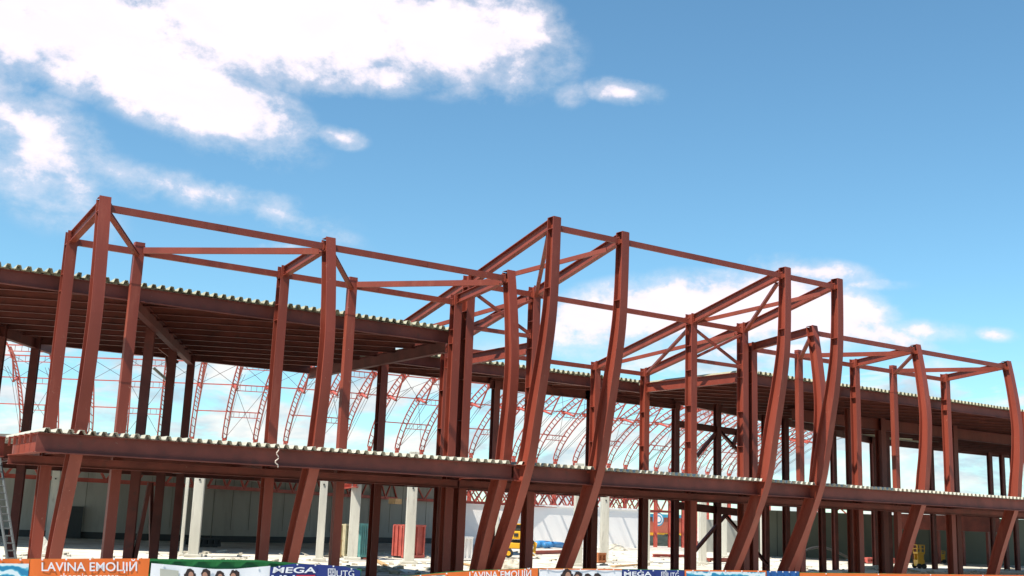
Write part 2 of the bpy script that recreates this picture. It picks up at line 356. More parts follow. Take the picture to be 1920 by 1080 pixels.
def wing(root, XS, TX, sect):
    for X in XS:
        m = curved(MB(), X, FC, stiff=[(z(6.92), 0), (z(1.62), 0), (z(1.15), 0)]); m.box((X, 27.0+.66+.0, z(7.27)+.006), (.26, .27, .012)); m.build('curved_column', RED, root)
        m = column(MB(), X, YS, 0, z(7.0), .27, .30, stiff=[z(6.65), z(5.85), z(5.4), z(1.6), z(1.15)]); m.build('column', RED, root)
        r = beam(MB(), (X, 27.66+.16, z(7.10)), (X, YS-.155, z(6.83)), Iprof(.17, .28, .018, .014)); endplate(r, X, YS-.166, z(6.82)); r.build('rafter', RED, root)
    for X in TX:
        m = MB(); m.box((X, YS, z(7.0)/2), (.26, .20, z(7.0)))
        for zz in (z(6.9), z(5.85), z(3.2)): m.box((X, YS, zz), (.28, .22, .012))
        m.build('column', RED, root)
    for a, b in zip(XS, XS[1:]):
        purlin(root, (a+.145, 27.66, z(7.05)), (b-.145, 27.66, z(7.05)))
        purlin(root, (a+.14, YS, z(6.74)), (b-.14, YS, z(6.74)), 'inner_beam')
    for a, t, b in zip(XS, TX, XS[1:]):
        strut(root, (a+.15, 27.8, z(7.0)), (t-.06, YS-.12, z(6.62)))
        strut(root, (t+.1, YS-.12, z(6.78)), (b-.1, 28.0, z(6.98)), w=.07, d=.17)

left = thing('steel_frame_building', 'left wing of the unfinished red steel frame, with three bowed front columns', 'building', (12, 33, 0))
wing(left, XL, (8.32, 14.73), 0)
right = thing('steel_frame_building', 'right wing of unfinished red steel frame receding beyond the tall middle bay', 'building', (38, 33, 0))
wing(right, XR, (34.33, 40.15), 1)
mid = thing('steel_frame_building', 'middle block of unfinished red steel frame with the four tallest bowed columns and sloping rafters', 'building', (25, 33, 0))

# middle block frames
ZG, ZS, ZR = z(8.52), z(7.5), z(6.28)
for i, X in enumerate(XG):
    m = curved(MB(), X, GC, w=.28, stiff=[(z(8.35), 0), (z(6.6), 0), (z(1.55), 0), (z(1.1), 0)]); m.box((X, 26.05, z(8.7)+.006), (.24, .27, .012)); m.build('curved_column', RED, mid)
    m = column(MB(), X, YS, 0, z(7.70), .28, .34, stiff=[z(7.3), z(6.5), z(5.6), z(4.3), z(3.0), z(1.5)]); m.build('column', RED, mid)
    m = column(MB(), X, YR, 0, z(6.45), .27, .32, stiff=[z(6.1), z(4.6), z(3.2)]); m.build('column', RED, mid)
    r = beam(MB(), (X, 26.21, ZG), (X, YS-.175, ZS), Iprof(.18, .30, .02, .014)); endplate(r, X, YS-.186, ZS-.01, .36); r.build('rafter', RED, mid)
    r = beam(MB(), (X, YS+.175, ZS-.04), (X, YR-.165, ZR), Iprof(.18, .30, .02, .014)); endplate(r, X, YR-.176, ZR, .36); r.build('rafter', RED, mid)
for a, b in zip(XG, XG[1:]):
    purlin(mid, (a+.145, 26.08, z(8.42)), (b-.145, 26.08, z(8.42)))
    purlin(mid, (a+.145, YS, z(7.42)), (b-.145, YS, z(7.42)), 'inner_beam')
    purlin(mid, (a+.14, YR, z(6.2)), (b-.14, YR, z(6.2)), 'inner_beam')
for a, b in ((XG[0], XG[1]), (XG[2], XG[3])):
    strut(mid, (a+.12, YS-.2, z(7.40)), (b-.1, 26.7, z(8.26)), w=.07, d=.14); strut(mid, (a+.12, 26.5, z(8.25)), (b-.12, YS-.25, z(7.32)), w=.12, d=.09)
    strut(mid, (a+.12, YR-.2, z(6.25)), (b-.12, YS+.3, z(7.28)), w=.07, d=.14); strut(mid, (a+.12, YS+.3, z(7.18)), (b-.12, YR-.25, z(6.2)), w=.12, d=.09)
    strut(mid, (a+.15, YS+.05, z(7.2)), (b-.15, YS+.05, z(6.1)), w=.09, d=.09); strut(mid, (a+.15, YS-.06, z(6.1)), (b-.15, YS-.06, z(7.2)), w=.09, d=.09)
    purlin(mid, (a+.15, YS, z(6.0)), (b-.15, YS, z(6.0)), 'inner_beam', .14, .12)
for X in (XG[1], XG[3]):
    beam(MB(), (X, YS+.19, z(5.62)), (X, YR-.17, z(5.62)), Iprof(.2, .38, .02, .016)).build('side_beam', RED, mid)

# upper roof decks
def roofdeck(root, x0, x1, y0, yb, jag=.05):
    corrugated(MB(), x0, x1, y0, yb, z(5.86), jag=jag).build('roof_deck', GALVR, root)
    beam(MB(), (x0, y0+.22, z(5.66)), (x1, y0+.22, z(5.66)), Iprof(.16, .38, .018, .014)).build('roof_edge_beam', RED2, root)
    if x1 < 50: joists(root, x0+.1, x1-.1, y0+.45, yb(0)-.4, z(5.84))
    else:
        for xa, xb in ((x0+.1, 40), (40.2, 50), (50.2, 62), (62.2, x1-.1)): joists(root, xa, xb, y0+.45, yb(xa)-.4, z(5.84))
    kx = [x0, x1] if x1 < 50 else [x0, 36, 47, 58.7, x1]
    for xa, xb in zip(kx, kx[1:]): beam(MB(), (xa+.01, yb(xa)-.2, z(5.63)), (xb-.01, yb(xb)-.2, z(5.63)), Iprof(.2, .40, .02, .016)).build('roof_girder', RED2, root)
roofdeck(left, -9.0, 18.62, 30.88, YBL, .09)
roofdeck(mid, 18.75, 31.3, 36.52, YBM, .07)
roofdeck(right, 31.55, 76.0, 30.88, YBR, .03)
beam(MB(), (18.5, 31.3, z(5.4)), (18.5, 41.8, z(5.4)), Iprof(.2, .4, .02, .016)).build('side_beam', RED2, left)
# lower floor deck
def floordeck(root, x0, x1, yb, jag=.015):
    corrugated(MB(), x0, x1, YD-.16, yb, z(1.56), pitch=.25, h=.088, jag=jag).build('floor_deck', GALV, root)
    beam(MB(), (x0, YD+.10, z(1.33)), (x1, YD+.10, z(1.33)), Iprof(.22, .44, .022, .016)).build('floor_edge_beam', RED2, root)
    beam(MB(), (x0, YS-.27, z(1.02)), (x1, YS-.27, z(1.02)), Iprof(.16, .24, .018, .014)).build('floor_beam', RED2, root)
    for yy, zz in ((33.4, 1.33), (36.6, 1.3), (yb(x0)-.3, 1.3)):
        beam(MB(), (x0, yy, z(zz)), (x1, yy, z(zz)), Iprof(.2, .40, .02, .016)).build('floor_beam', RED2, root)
floordeck(left, 5.62, 18.6, YBL); floordeck(mid, 18.68, 31.4, YBM); floordeck(right, 31.5, 76.0, YBR)
for root, XS in ((left, XL), (right, XR), (mid, XG)):
    for X in XS:
        beam(MB(), (X, 27.55 if root is mid else 27.9, z(1.36)), (X, YS-.17, z(1.36)), Iprof(.18, .34, .018, .014)).build('floor_cross_beam', RED2, root)
        beam(MB(), (X, YS+.18, z(1.30)), (X, 38.8, z(1.30)), Iprof(.18, .34, .018, .014)).build('floor_cross_beam', RED2, root)
beam(MB(), (-9, 30.62, z(1.32)), (5.55, 30.62, z(1.32)), Iprof(.26, .50, .024, .018)).build('floor_edge_beam', RED, left)
beam(MB(), (5.72, 27.55, z(1.33)), (5.72, 30.45, z(1.33)), Iprof(.22, .44, .022, .016)).build('floor_edge_beam', RED, left)
for k in range(5): MB().box((5.58, 27.8+.6*k, z(1.45)), (.05, .05, .22)).build('bracket', RED, left)

# inner columns and girders on the skewed grid (heads at z 5.4 above eye)
inner = [(283, 616, left), (325, 654, left), (358, 686, left), (4, 626, left), (67, 656, left),
         (930, 726, mid), (1108, 748, mid), (1267, 764, mid), (1345, 790, mid),
         (1434, 790, right), (1472, 792, right), (1562, 824, right), (1636, 838, right), (1745, 848, right), (1855, 856, right), (1878, 858, right), (1898, 860, right), (1660, 800, right), (1538, 800, right)]
ipos = []
for (x, y, root) in inner:
    p = atZ(x, y, z(5.35)); yb_ = {left: YBL, mid: YBM, right: YBR}[root]
    for _ in range(6):
        if p.y > yb_(p.x)-.35: p = atY(x, y, yb_(p.x)-.35)
    ipos.append((p, root))
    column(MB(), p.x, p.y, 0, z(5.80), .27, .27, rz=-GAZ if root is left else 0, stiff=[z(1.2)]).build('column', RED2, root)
def girder(a, b, root, zc=5.42, ext0=.3, ext1=.3, d=.38, m=None):
    a = Vector((a.x, a.y, z(zc))); b = Vector((b.x, b.y, z(zc))); t = (b-a).normalized()
    beam(MB(), a-t*ext0, b+t*ext1, Iprof(.2, d, .02, .016)).build('roof_girder', m or RED2, root)
girder(Vector((8.4, 30.9, 0)), ipos[2][0], left, ext0=0)
girder(ipos[3][0], ipos[4][0], left, ext0=3, ext1=2)
girder(ipos[5][0], ipos[6][0], mid); girder(ipos[6][0], ipos[7][0], mid)
# knee braces seen below the roof
def at_near(x, y, p): return atY(x, y, p.y)
p = ipos[0][0]
strut(left, at_near(288, 690, ipos[1][0]), at_near(326, 724, ipos[1][0]), 'knee_brace', .08, .08, GALV)
strut(left, at_near(298, 652, ipos[1][0]), at_near(334, 680, ipos[1][0]), 'knee_brace', .08, .08)
strut(left, at_near(312, 668, ipos[2][0]), at_near(320, 730, ipos[2][0]), 'knee_brace', .1, .1, RED2)
strut(left, at_near(281, 905, p), at_near(252, 1050, p), 'diagonal_brace', .12, .12, RED2)
strut(left, at_near(284, 905, ipos[1][0]), at_near(283, 1052, ipos[1][0]), 'diagonal_brace', .12, .12, RED2)
Yb = ipos[7][0].y
for (a, b, w_) in (((1272, 795), (1392, 812), .30), ((1347, 806), (1306, 856), .14), ((1347, 806), (1440, 905), .14), ((1272, 948), (1395, 962), .34), ((1360, 966), (1302, 1034), .13), ((1360, 966), (1440, 1060), .13), ((1390, 800), (1372, 840), .16)):
    strut(mid, atY(a[0], a[1], Yb), atY(b[0], b[1], Yb), 'portal_brace' if w_ < .2 else 'portal_beam', .15, w_, RED2)
# right hand beams behind the columns
beam(MB(), (40.3, 36.4, z(5.25)), (62, 36.4, z(5.25)), Iprof(.22, .55, .022, .018)).build('roof_girder', RED, right)
for x in (46.6, 52.4): column(MB(), x, 36.4, 0, z(5.7), .34, .4).build('column', RED, right)
for x, yy in ((49.8, YS), (55.8, YS)): column(MB(), x, yy, 0, z(5.85), .30, .34).build('column', RED, right)
column(MB(), 40.75, 33.5, 0, z(5.4), .2, .3).build('column', RED, right)
# low sheeted roof stepping out at the far end
for x, y in ((1338, 745), (1375, 752)): pass
MB().box((38.6, 33.0, z(5.32)), (.5, .25, .16)).build('duct_box', GALV, right)

# rope
pts = []
a = atY(522, 838, YD-.24); b = atY(518, 876, YD-.24)
for k in range(25):
    t = k/24; p = a.lerp(b, t); p.x += .05*math.sin(t*15)*(.4+t*.7); pts.append(p)
tag(MB().tube(pts, .014, 6).build('rope', CORD, smooth=True), 'pale wavy rope dangling over the edge of the lower deck', 'rope')

# ------------------------------------------------------------------ vaulted hall of lattice arches
hall = thing('vaulted_hall_frame', 'unclad barrel vault of red lattice arches and cables behind the steel frame', 'building', tuple(atD(600, 92)))
FX = [-171, -106, -41, 24, 90, 155, 221, 286, 347, 409, 468, 525.5, 583, 635, 685.5, 737.5, 784, 833, 878, 918, 959, 1000, 1038, 1075, 1107, 1139, 1171, 1201, 1229, 1256, 1281, 1304, 1326, 1347, 1367, 1386, 1405, 1424, 1442]
def interp(x, T):
    if x <= T[0][0]: return T[0][1]
    for (a, b), (c, d) in zip(T, T[1:]):
        if x <= c: return b+(d-b)*(x-a)/(c-a)
    return T[-1][1]
DT = [(-200, 92), (400, 91.3), (560, 92.8), (700, 95.8), (850, 99.2), (1000, 103.2), (1139, 109), (1229, 113), (1442, 124)]
HAZ = R(16.5); INW = Vector((-math.sin(HAZ), -math.cos(HAZ), 0)); LAT = Vector((math.cos(HAZ), -math.sin(HAZ), 0))
ZF = z(5.48)
def prof(a): return 5.2*(1-(abs(19-a)/19)**2)**.7
AA = [0, .25, .8, 1.6, 2.6, 3.8, 5.2, 7, 8.6, 10.3, 12, 13.5, 15]
tip1 = (9.6, 3.1); tip2 = (17.5, 3.7)
nodes = []
for i, x in enumerate(FX):
    F0 = atD(x, interp(x, DT), ZF)
    def P(a, h, F0=F0): return F0 + INW*a + Vector((0, 0, h))
    m = MB(); ct = [P(a, prof(a)) for a in AA]
    offs = []
    for k, c in enumerate(ct):
        t = (ct[min(k+1, len(ct)-1)]-ct[max(k-1, 0)]).normalized(); nn_ = LAT.cross(t).normalized(); offs.append(nn_)
    ch = []
    for sg in (-1, 1):
        q = [c+LAT*(.15*sg)+o_*(.15*sg) for c, o_ in zip(ct, offs)]; ch.append(q); m.tube(q, .058, 5)
    for k in range(len(ct)-1):               # battens
        seg = (ct[k+1]-ct[k]).length; nb = max(1, int(seg/.6))
        for j in range(nb):
            t = j/nb; m.tube([ch[0][k].lerp(ch[0][k+1], t), ch[1][k].lerp(ch[1][k+1], t)], .036, 4)
    m.frame(F0, LAT, INW, Vector((0, 0, 1)), .16, .16, .1)
    for a_ in (7, 12): m.frame(P(a_, prof(a_)-.05), LAT, INW, Vector((0, 0, 1)), .13, .17, .15)
    m.build('arch', REDB, hall)
    column(MB(), F0.x, F0.y, 0, ZF-.12, .3, .3, rz=-HAZ).build('column', REDB, hall)
    n1_, n2_ = P(7, prof(7)), P(12, prof(12)); t1 = P(*tip1); t2 = P(*tip2)
    MB().tube([n1_, t1], .10, 6).build('strut', REDB, hall); MB().tube([t1, n2_], .065, 6).build('strut', REDB, hall)
    c = MB()
    for s_ in (-.1, .1): c.tube([F0+LAT*s_, t1+LAT*s_, P(15, 3.55)+LAT*s_], .018, 4)
    c.build('tie_cable', CABLE, hall)
    nodes.append((F0, P(2.6, prof(2.6)), n1_, n2_, P(15, prof(15))))
for row, off in ((1, 0), (2, 0), (3, 0), (4, 0)):
    for i in range(0, len(nodes)-1):
        a, b = nodes[i][row], nodes[i+1][row]
        if row == 1 and i % 3 == 1 : continue
        m = MB(); m.tube([a, b], .055, 4)
        if i % 6 in (0, 3):
            d_ = Vector((0, 0, -.42)); m.tube([a+d_, b+d_], .04, 4)
            for k in range(1, 6): m.tube([a.lerp(b, k/6), a.lerp(b, k/6)+d_], .02, 3)
        m.build('purlin', REDB, hall)
for i in range(len(nodes)-1):
    for r_ in ((0, 2), (2, 3)):
        if (i % 6) in ((0, 2, 3) if r_[0] else (0, 3)) or (i < 14 and r_[0]):
            m = MB(); m.tube([nodes[i][r_[0]], nodes[i+1][r_[1]]], .02, 3); m.tube([nodes[i+1][r_[0]], nodes[i][r_[1]]], .02, 3); m.build('brace_cable', CABLE, hall)
# hangers and low struts between the two chords lines
# ------------------------------------------------------------------ low truss line and shed roofs
def truss(A, B, h=1.35, panel=1.7, ch=.13, name_m=REDB, diag=.075):
    A = Vector(A); B = Vector(B); t = (B-A); n = max(2, int(t.length/panel)); m = MB()
    hv = Vector((0, 0, h)); m1 = MB()
    beam(m, A, B, Iprof(.24, .22, .03, .03)); beam(m, A+hv, B+hv, Iprof(.24, .22, .03, .03))
    for k in range(n):
        p0 = A.lerp(B, k/n); p1 = A.lerp(B, (k+.5)/n)+hv; p2 = A.lerp(B, (k+1)/n)
        m.tube([p0, p1], diag, 4); m.tube([p1, p2], diag, 4)
    return m
TA = atZ(-60, 888, z(1.3)); TB = atZ(363, 911, z(1.3)); TC = atZ(744, 935, z(1.3)); TD = atZ(1262, 960, z(1.3))
G_T = 'roof trusses behind the frame'
tag(truss(TA, TB).build('roof_truss', REDB), 'red roof truss under the dark roof at the far left, behind the bowed columns', 'truss', G_T)
tag(truss(TB+Vector((1, .3, 0)), TC, 1.35).build('roof_truss', REDB), 'red roof truss between the left shed and the red container', 'truss', G_T)
tag(truss(TC+Vector((1, .3, 0)), TD, 1.25).build('roof_truss', REDB), 'long red roof truss above the white wall panels in the middle', 'truss', G_T)
nv = Vector((math.sin(R(20)), math.cos(R(20)), 0))
for k, lb in enumerate(('second red roof truss behind the long middle one', 'third red roof truss behind the long middle one', 'fourth red roof truss, farthest behind the long middle one')):
    tag(truss(TC.lerp(TD, .15)+nv*(3.5+3.2*k), TD+nv*(3.5+3.2*k), 1.3, panel=2.1, diag=.06).build('roof_truss', REDB), lb, 'truss', G_T)
tag(truss(atZ(1500, 971, z(1.1)), atZ(1600, 975, z(1.1)), 1.0, 2.2).build('roof_truss', REDB), 'short red roof truss under the dark roof at the right, above the bent pipe', 'truss', G_T)
tag(truss(atY(640, 913, 52), atY(668, 909, 49), .9, 1.2).build('roof_truss', REDB), 'short red truss stub beside the concrete column near the teal skip', 'truss', G_T)

def slab(points, z0, z1):
    n = len(points); m = MB()
    return m.poly([(p[0], p[1], z0) for p in points]+[(p[0], p[1], z1) for p in points], [tuple(range(n))[::-1], tuple(range(n, 2*n))]+[(i, (i+1) % n, n+(i+1) % n, n+i) for i in range(n)])
# far wall
wpts = [(-260, 70), (0, 71.5), (200, 72.5), (399, 74.5), (560, 80), (705, 89), (860, 96)]
W = [atD(x, D) for x, D in wpts]
wall = thing('grey_wall', 'long grey shaded wall at the back of the left shed', 'wall', tuple(W[2]))
for a, b in zip(W, W[1:]):
    t = (b-a); m = MB(); nrm_ = Vector((-t.y, t.x, 0)).normalized()
    m.frame((a+b)/2+Vector((0, 0, 2.6)), t.normalized(), nrm_, Vector((0, 0, 1)), t.length/2, .1, 2.6)
    m.build('wall_panel', WALL, wall)
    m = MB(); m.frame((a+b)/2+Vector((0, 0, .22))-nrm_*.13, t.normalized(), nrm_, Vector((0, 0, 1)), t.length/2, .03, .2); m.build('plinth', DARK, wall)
    nst = int(t.length/1.2)
    m = MB()
    for k in range(1, nst): m.frame(a.lerp(b, k/nst)+Vector((0, 0, 2.9))-nrm_*.105, t.normalized(), nrm_, Vector((0, 0, 1)), .012, .012, 2.1)
    m.build('panel_joint', DGREEN, wall)
d0 = atD(143, 71.6); m = MB().frame(d0+Vector((0, 0, 1.0)), (W[1]-W[0]).normalized(), Vector((-(W[1]-W[0]).y, (W[1]-W[0]).x, 0)).normalized(), Vector((0, 0, 1)), .45, .06, .95); m.build('door', DARK, wall)
# white panel wall in the sun
W2 = [atD(862, 96.5), atD(1000, 100), atD(1205, 107)]
wall2 = thing('white_wall', 'sunlit white panel wall leaning back of the middle, right of the yellow machine', 'wall', tuple(W2[1]))
for a, b in zip(W2, W2[1:]):
    t = (b-a); nrm_ = Vector((-t.y, t.x, 0)).normalized()
    MB().frame((a+b)/2+Vector((0, 0, 1.75)), t.normalized(), nrm_, Vector((0, 0, 1)), t.length/2, .12, 1.75).build('wall_panel', WHITEP, wall2)
    MB().frame((a+b)/2+Vector((0, 0, 3.42))-nrm_*.18, t.normalized(), nrm_, Vector((0, 0, 1)), t.length/2, .06, .06).build('canopy', WHITEP, wall2)
# shed roof over the left part
f0 = [atD(-260, 52.5), atD(0, 53), atD(300, 54), atD(600, 57), atD(760, 60), atD(930, 70)]
b0 = [atD(x, D+2) for x, D in wpts]
tag(slab([(p.x, p.y) for p in f0]+[(p.x, p.y) for p in b0[::-1]], 4.95, 5.15).build('shed_roof', ROOFD), 'dark flat roof over the grey walled shed at the left', 'roof')
# right hand dark hall
W3 = [atD(1300, 104), atD(1355, 106)]
def simple_wall(pts, hgt, m_, name, label, th=.12):
    th_ = thing(name, label, 'wall', tuple(pts[0]))
    for a, b in zip(pts, pts[1:]):
        t = (b-a); nrm_ = Vector((-t.y, t.x, 0)).normalized()
        MB().frame((a+b)/2+Vector((0, 0, hgt/2)), t.normalized(), nrm_, Vector((0, 0, 1)), t.length/2, th, hgt/2).build('wall_panel', m_, th_)
        m = MB(); nst = max(2, int(t.length/2.4))
        for k in range(1, nst): m.frame(a.lerp(b, k/nst)+Vector((0, 0, hgt/2))-nrm_*(th+.005), t.normalized(), nrm_, Vector((0, 0, 1)), .02, .012, hgt/2-.05)
        m.build('panel_joint', DARK, th_)
    return th_
simple_wall([atD(1312, 100), atD(1385, 102)], 2.75, WALL, 'grey_wall', 'short grey wall panel behind the concrete columns right of centre')
dw_ = simple_wall([atD(1400, 92), atD(1620, 94), atD(1990, 92)], 3.6, DGREEN, 'dark_wall', 'dark grey green wall at the back of the right hand hall')
a, b = atD(1690, 86), atD(1875, 86); t = (b-a); nf_ = Vector((-t.y, t.x, 0)).normalized()
MB().frame((a+b)/2+Vector((0, 0, 3.05)), t.normalized(), nf_, Vector((0, 0, 1)), t.length/2, .1, .55).build('fascia_panel', RED2, dw_)
for k in range(4): MB().box((a.lerp(b, (k+.5)/4).x, a.lerp(b, (k+.5)/4).y, 1.24), (.2, .2, 2.48)).build('post', RED2, dw_)
tag(slab([(p.x, p.y) for p in (atD(1395, 85), atD(1990, 80), atD(1990, 95), atD(1395, 95))], 4.5, 4.7).build('shed_roof', ROOFD), 'dark flat roof over the green grey hall at the right', 'roof')

# red building with blue stripe far back
rb = thing('terracotta_building', 'small terracotta red building with a blue stripe and round blue emblem far behind the columns', 'building', tuple(atD(1250, 128)))
a, b = atD(1214, 128), atD(1300, 131); t = (b-a).normalized(); nn_ = Vector((-t.y, t.x, 0))
MB().frame((a+b)/2+nn_*3+Vector((0, 0, 1.65)), t, nn_, Vector((0, 0, 1)), (b-a).length/2, 3, 1.65).build('wall', TERRA, rb)
MB().frame((a+b)/2-nn_*.06+Vector((0, 0, 3.15)), t, nn_, Vector((0, 0, 1)), (b-a).length/2, .05, .17).build('stripe', SKYB, rb)
MB().frame((a+b)/2-nn_*.06+Vector((0, 0, 1.15)), t, nn_, Vector((0, 0, 1)), (b-a).length/2, .05, .14).build('stripe', YEL, rb)
ec = atD(1232, 128.2)-nn_*.2+Vector((0, 0, 2.75))
for rr, mm, k in ((.75, SKYB, 0), (.6, WHT, 1), (.45, SKYB, 2), (.3, WHT, 3)):
    m = MB(); c_ = ec-nn_*(.02*k); m.sweep([[c_+nn_*dd+t*(rr*math.cos(6.283*j/24))+Vector((0, 0, rr*math.sin(6.283*j/24))) for j in range(24)] for dd in (0, -.02)]); m.build('emblem', mm, rb)

# ------------------------------------------------------------------ concrete columns
cc = [(92, 1020, .40, 'pale concrete column standing behind the far left bowed column', 5.0), (339, 1042, .15, 'slim concrete column edge beside the dark column left of the wide grey one', 5.0),
      (362, 1044, .44, 'wide pale concrete column with truss shadows in front of the dark grey block', 5.0), (598, 1052, .34, 'narrow concrete column just right of the second bowed column', 5.0),
      (660, 1049, .46, 'concrete column standing between the cream crate and the teal skip', 5.0), (766, 1057, .44, 'concrete column in front of the worn red container', 5.0),
      (925, 1048, .40, 'concrete column half hidden between the twin leaning columns near the middle', 5.0),
      (1082, 1061, .40, 'concrete column standing behind the second tallest bowed column', 5.0), (1132, 1054, .42, 'concrete column with a brick patch at its foot', 5.0),
      (1209, 1055, .44, 'concrete column with zigzag shadows in front of the white wall corner', 5.0), (1317, 1057, .38, 'concrete column beside the dark inverted V brace', 5.0),
      (1357, 1044, .40, 'concrete column seen through the dark inverted V brace', 5.0), (1429, 1052, .2, 'very thin pale concrete post right of the third tallest bowed column', 5.0),
      (1598, 1052, .40, 'concrete column standing left of the yellow scissor lift', 5.0), (1855, 1058, .44, 'concrete column at the far right before the last bowed column', 5.0)]
for x, y, wd, lb, hh in cc:
    p = ground(x, y); t_ = thing('concrete_column', lb, 'column', tuple(p), 'precast concrete columns')
    m = MB(); m.box((p.x, p.y, hh/2), (wd, wd, hh), rz=-.42); o = m.build('shaft', CONC, t_, bevel=.02)
    m = MB(); m.box((p.x, p.y, .06), (wd*1.7, wd*1.7, .12), rz=-.42); m.build('footing', CONC, t_, bevel=.02)
    if wd > .3:
        m = MB(); m.frame((p.x-.09, p.y-wd*.52, 3.35), Vector((math.cos(-.42), math.sin(-.42), 0)), Vector((-math.sin(-.42), math.cos(-.42), 0)), Vector((0, 0, 1)), .035, .02, .035); m.build('socket', BLK, t_)

# ------------------------------------------------------------------ skips, containers and machines
def skip_box(name, label, cat, x0, x1, yb, yt, m_, depth=2.2, ribs=5, group=None):
    a = ground(x0, yb); b = ground(x1, yb); D_ = b-a; wd = D_.length; t = D_.normalized(); n_ = Vector((-t.y, t.x, 0))
    dist = (a.x*math.sin(AZ)+a.y*math.cos(AZ)); h = (yb-yt)*dist/FPX
    o = thing(name, label, cat, tuple(a), group); U = Vector((0, 0, 1))
    cbox = (a+b)/2+n_*(depth/2)
    m = MB(); m.frame(cbox+U*(h*.5+.05), t, n_, U, wd/2-.04, depth/2-.04, h/2-.05); m.build('body', m_, o)
    m = MB()
    for k in range(ribs+1):
        m.frame(a.lerp(b, k/ribs)+U*(h/2+.03)+n_*.0, t, n_, U, .045, .05, h/2-.06)
    m.frame((a+b)/2+U*(h-.03), t, n_, U, wd/2+.05, .07, .05); m.frame((a+b)/2+U*.1, t, n_, U, wd/2+.05, .07, .06)
    for k in range(3): m.frame(a+n_*(depth*(k+.5)/3)+U*(h/2+.03)-t*.0, n_, t, U, .045, .05, h/2-.08)
    m.build('rib', m_, o)
    m = MB()
    for s_ in (.15, .85): m.frame(a.lerp(b, s_)+n_*.4+U*.04, t, n_, U, .12, .4, .04)
    m.build('skid', BLK, o); return o
skip_box('container', 'worn red steel container with scraped paint behind a concrete column', 'container', 755, 793, 1047, 987, RSKIP, .9, 3)
skip_box('crate', 'cream rusty steel crate left of the teal skip', 'crate', 645, 661, 1045, 986, CREAM, .6, 3)
skip_box('skip', 'teal ribbed skip right of the cream crate', 'skip', 674, 692, 1046, 985, TEAL, .6, 5)
skip_box('crate', 'small red crate tucked right behind the teal skip', 'crate', 690, 700, 1042, 1016, RSKIP, .6, 2)
skip_box('crate', 'small orange brown crate left of the cream crate', 'crate', 629, 637, 1046, 1014, TAN, .5, 2)
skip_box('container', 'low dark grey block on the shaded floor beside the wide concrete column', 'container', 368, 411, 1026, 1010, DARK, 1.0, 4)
skip_box('cabinet', 'white box cabinet with a tan side standing on the bright ground', 'cabinet', 867, 883, 1052, 1009, WHITEP, .6, 2)
skip_box('beam_stack', 'stack of red steel beams lying beside the thin concrete posts', 'stack', 1330, 1366, 1054, 1047, RED, .6, 2)
skip_box('skip', 'long low orange red skip on the bright ground at the right', 'skip', 1626, 1683, 1057, 1047, RSKIP, 1.4, 6)
skip_box('brick_stack', 'small stack of orange bricks at the foot of a concrete column', 'bricks', 1121, 1134, 1056, 1038, BRICK, .4, 2)
skip_box('cabinet', 'grey green steel cabinet by the scissor lift at the right', 'cabinet', 1748, 1760, 1052, 1038, TEAL, .5, 2)

# yellow loader (side on, boom to the left)
def loader():
    p = ground(962, 1047); D_ = p.x*math.sin(AZ)+p.y*math.cos(AZ); s = D_/FPX; U = Vector((0, 0, 1)); t = r0.copy(); n_ = Vector((-t.y, t.x, 0))
    o = thing('loader', 'yellow wheeled loader parked behind the tallest leaning column', 'machine', tuple(p))
    def q(x, y, dn=0): return p + t*((x-962)*s) + U*((1047-y)*s) + n_*dn
    def bx(name, x0, x1, y0, y1, m_, dn0=0, dn1=1.4, bev=.04):
        m = MB(); c = (q(x0, y0)+q(x1, y1))/2+n_*((dn0+dn1)/2); m.frame(c, t, n_, U, abs(x1-x0)*s/2, abs(dn1-dn0)/2, abs(y1-y0)*s/2); return m.build(name, m_, o, bevel=bev)
    bx('engine_hood', 958, 980, 998, 1013, YEL); bx('grille', 962, 970, 1002, 1008, BLK, -.03, .02, 0)
    bx('cab', 962, 979, 986, 998, DARK, .2, 1.2); bx('cab_roof', 961, 980, 984.5, 986.5, YEL, .1, 1.3, .01)
    bx('chassis', 950, 1000, 1014, 1020, BLK, .2, 1.2)
    bx('chassis', 952, 976, 1019, 1030, YEL, .1, 1.3)
    for wx in (953, 985):
        for dn in (-.15, 1.3):
            m = MB(); c = q(wx, 1038, dn); rr = 8.5*s
            m.sweep([[c+n_*dd+t*(rr*k_*math.cos(6.283*j/20))+U*(rr*k_*math.sin(6.283*j/20)) for j in range(20)] for dd, k_ in ((0, .85), (.05, 1), (.25, 1), (.3, .85))]); wh = m.build('wheel', BLK, o)
            m = MB(); m.sweep([[c+n_*dd+t*(rr*.5*math.cos(6.283*j/16))+U*(rr*.5*math.sin(6.283*j/16)) for j in range(16)] for dd in (-.03, .33)]); rm = m.build('rim', YEL, o); rm.parent = wh
    m = MB(); beam(m, q(976, 1016, .5), q(1003, 1020, .5), Bprof(.16, .22)); m.build('boom', YEL, o)
    m = MB(); beam(m, q(1003, 1018, .5), q(999, 1042, .5), Bprof(.14, .16)); m.build('boom', YEL, o)
    m = MB(); beam(m, q(998, 1036, .5), q(1013, 1046, .5), Bprof(.3, .08)); m.build('bucket', GALV, o)
loader()
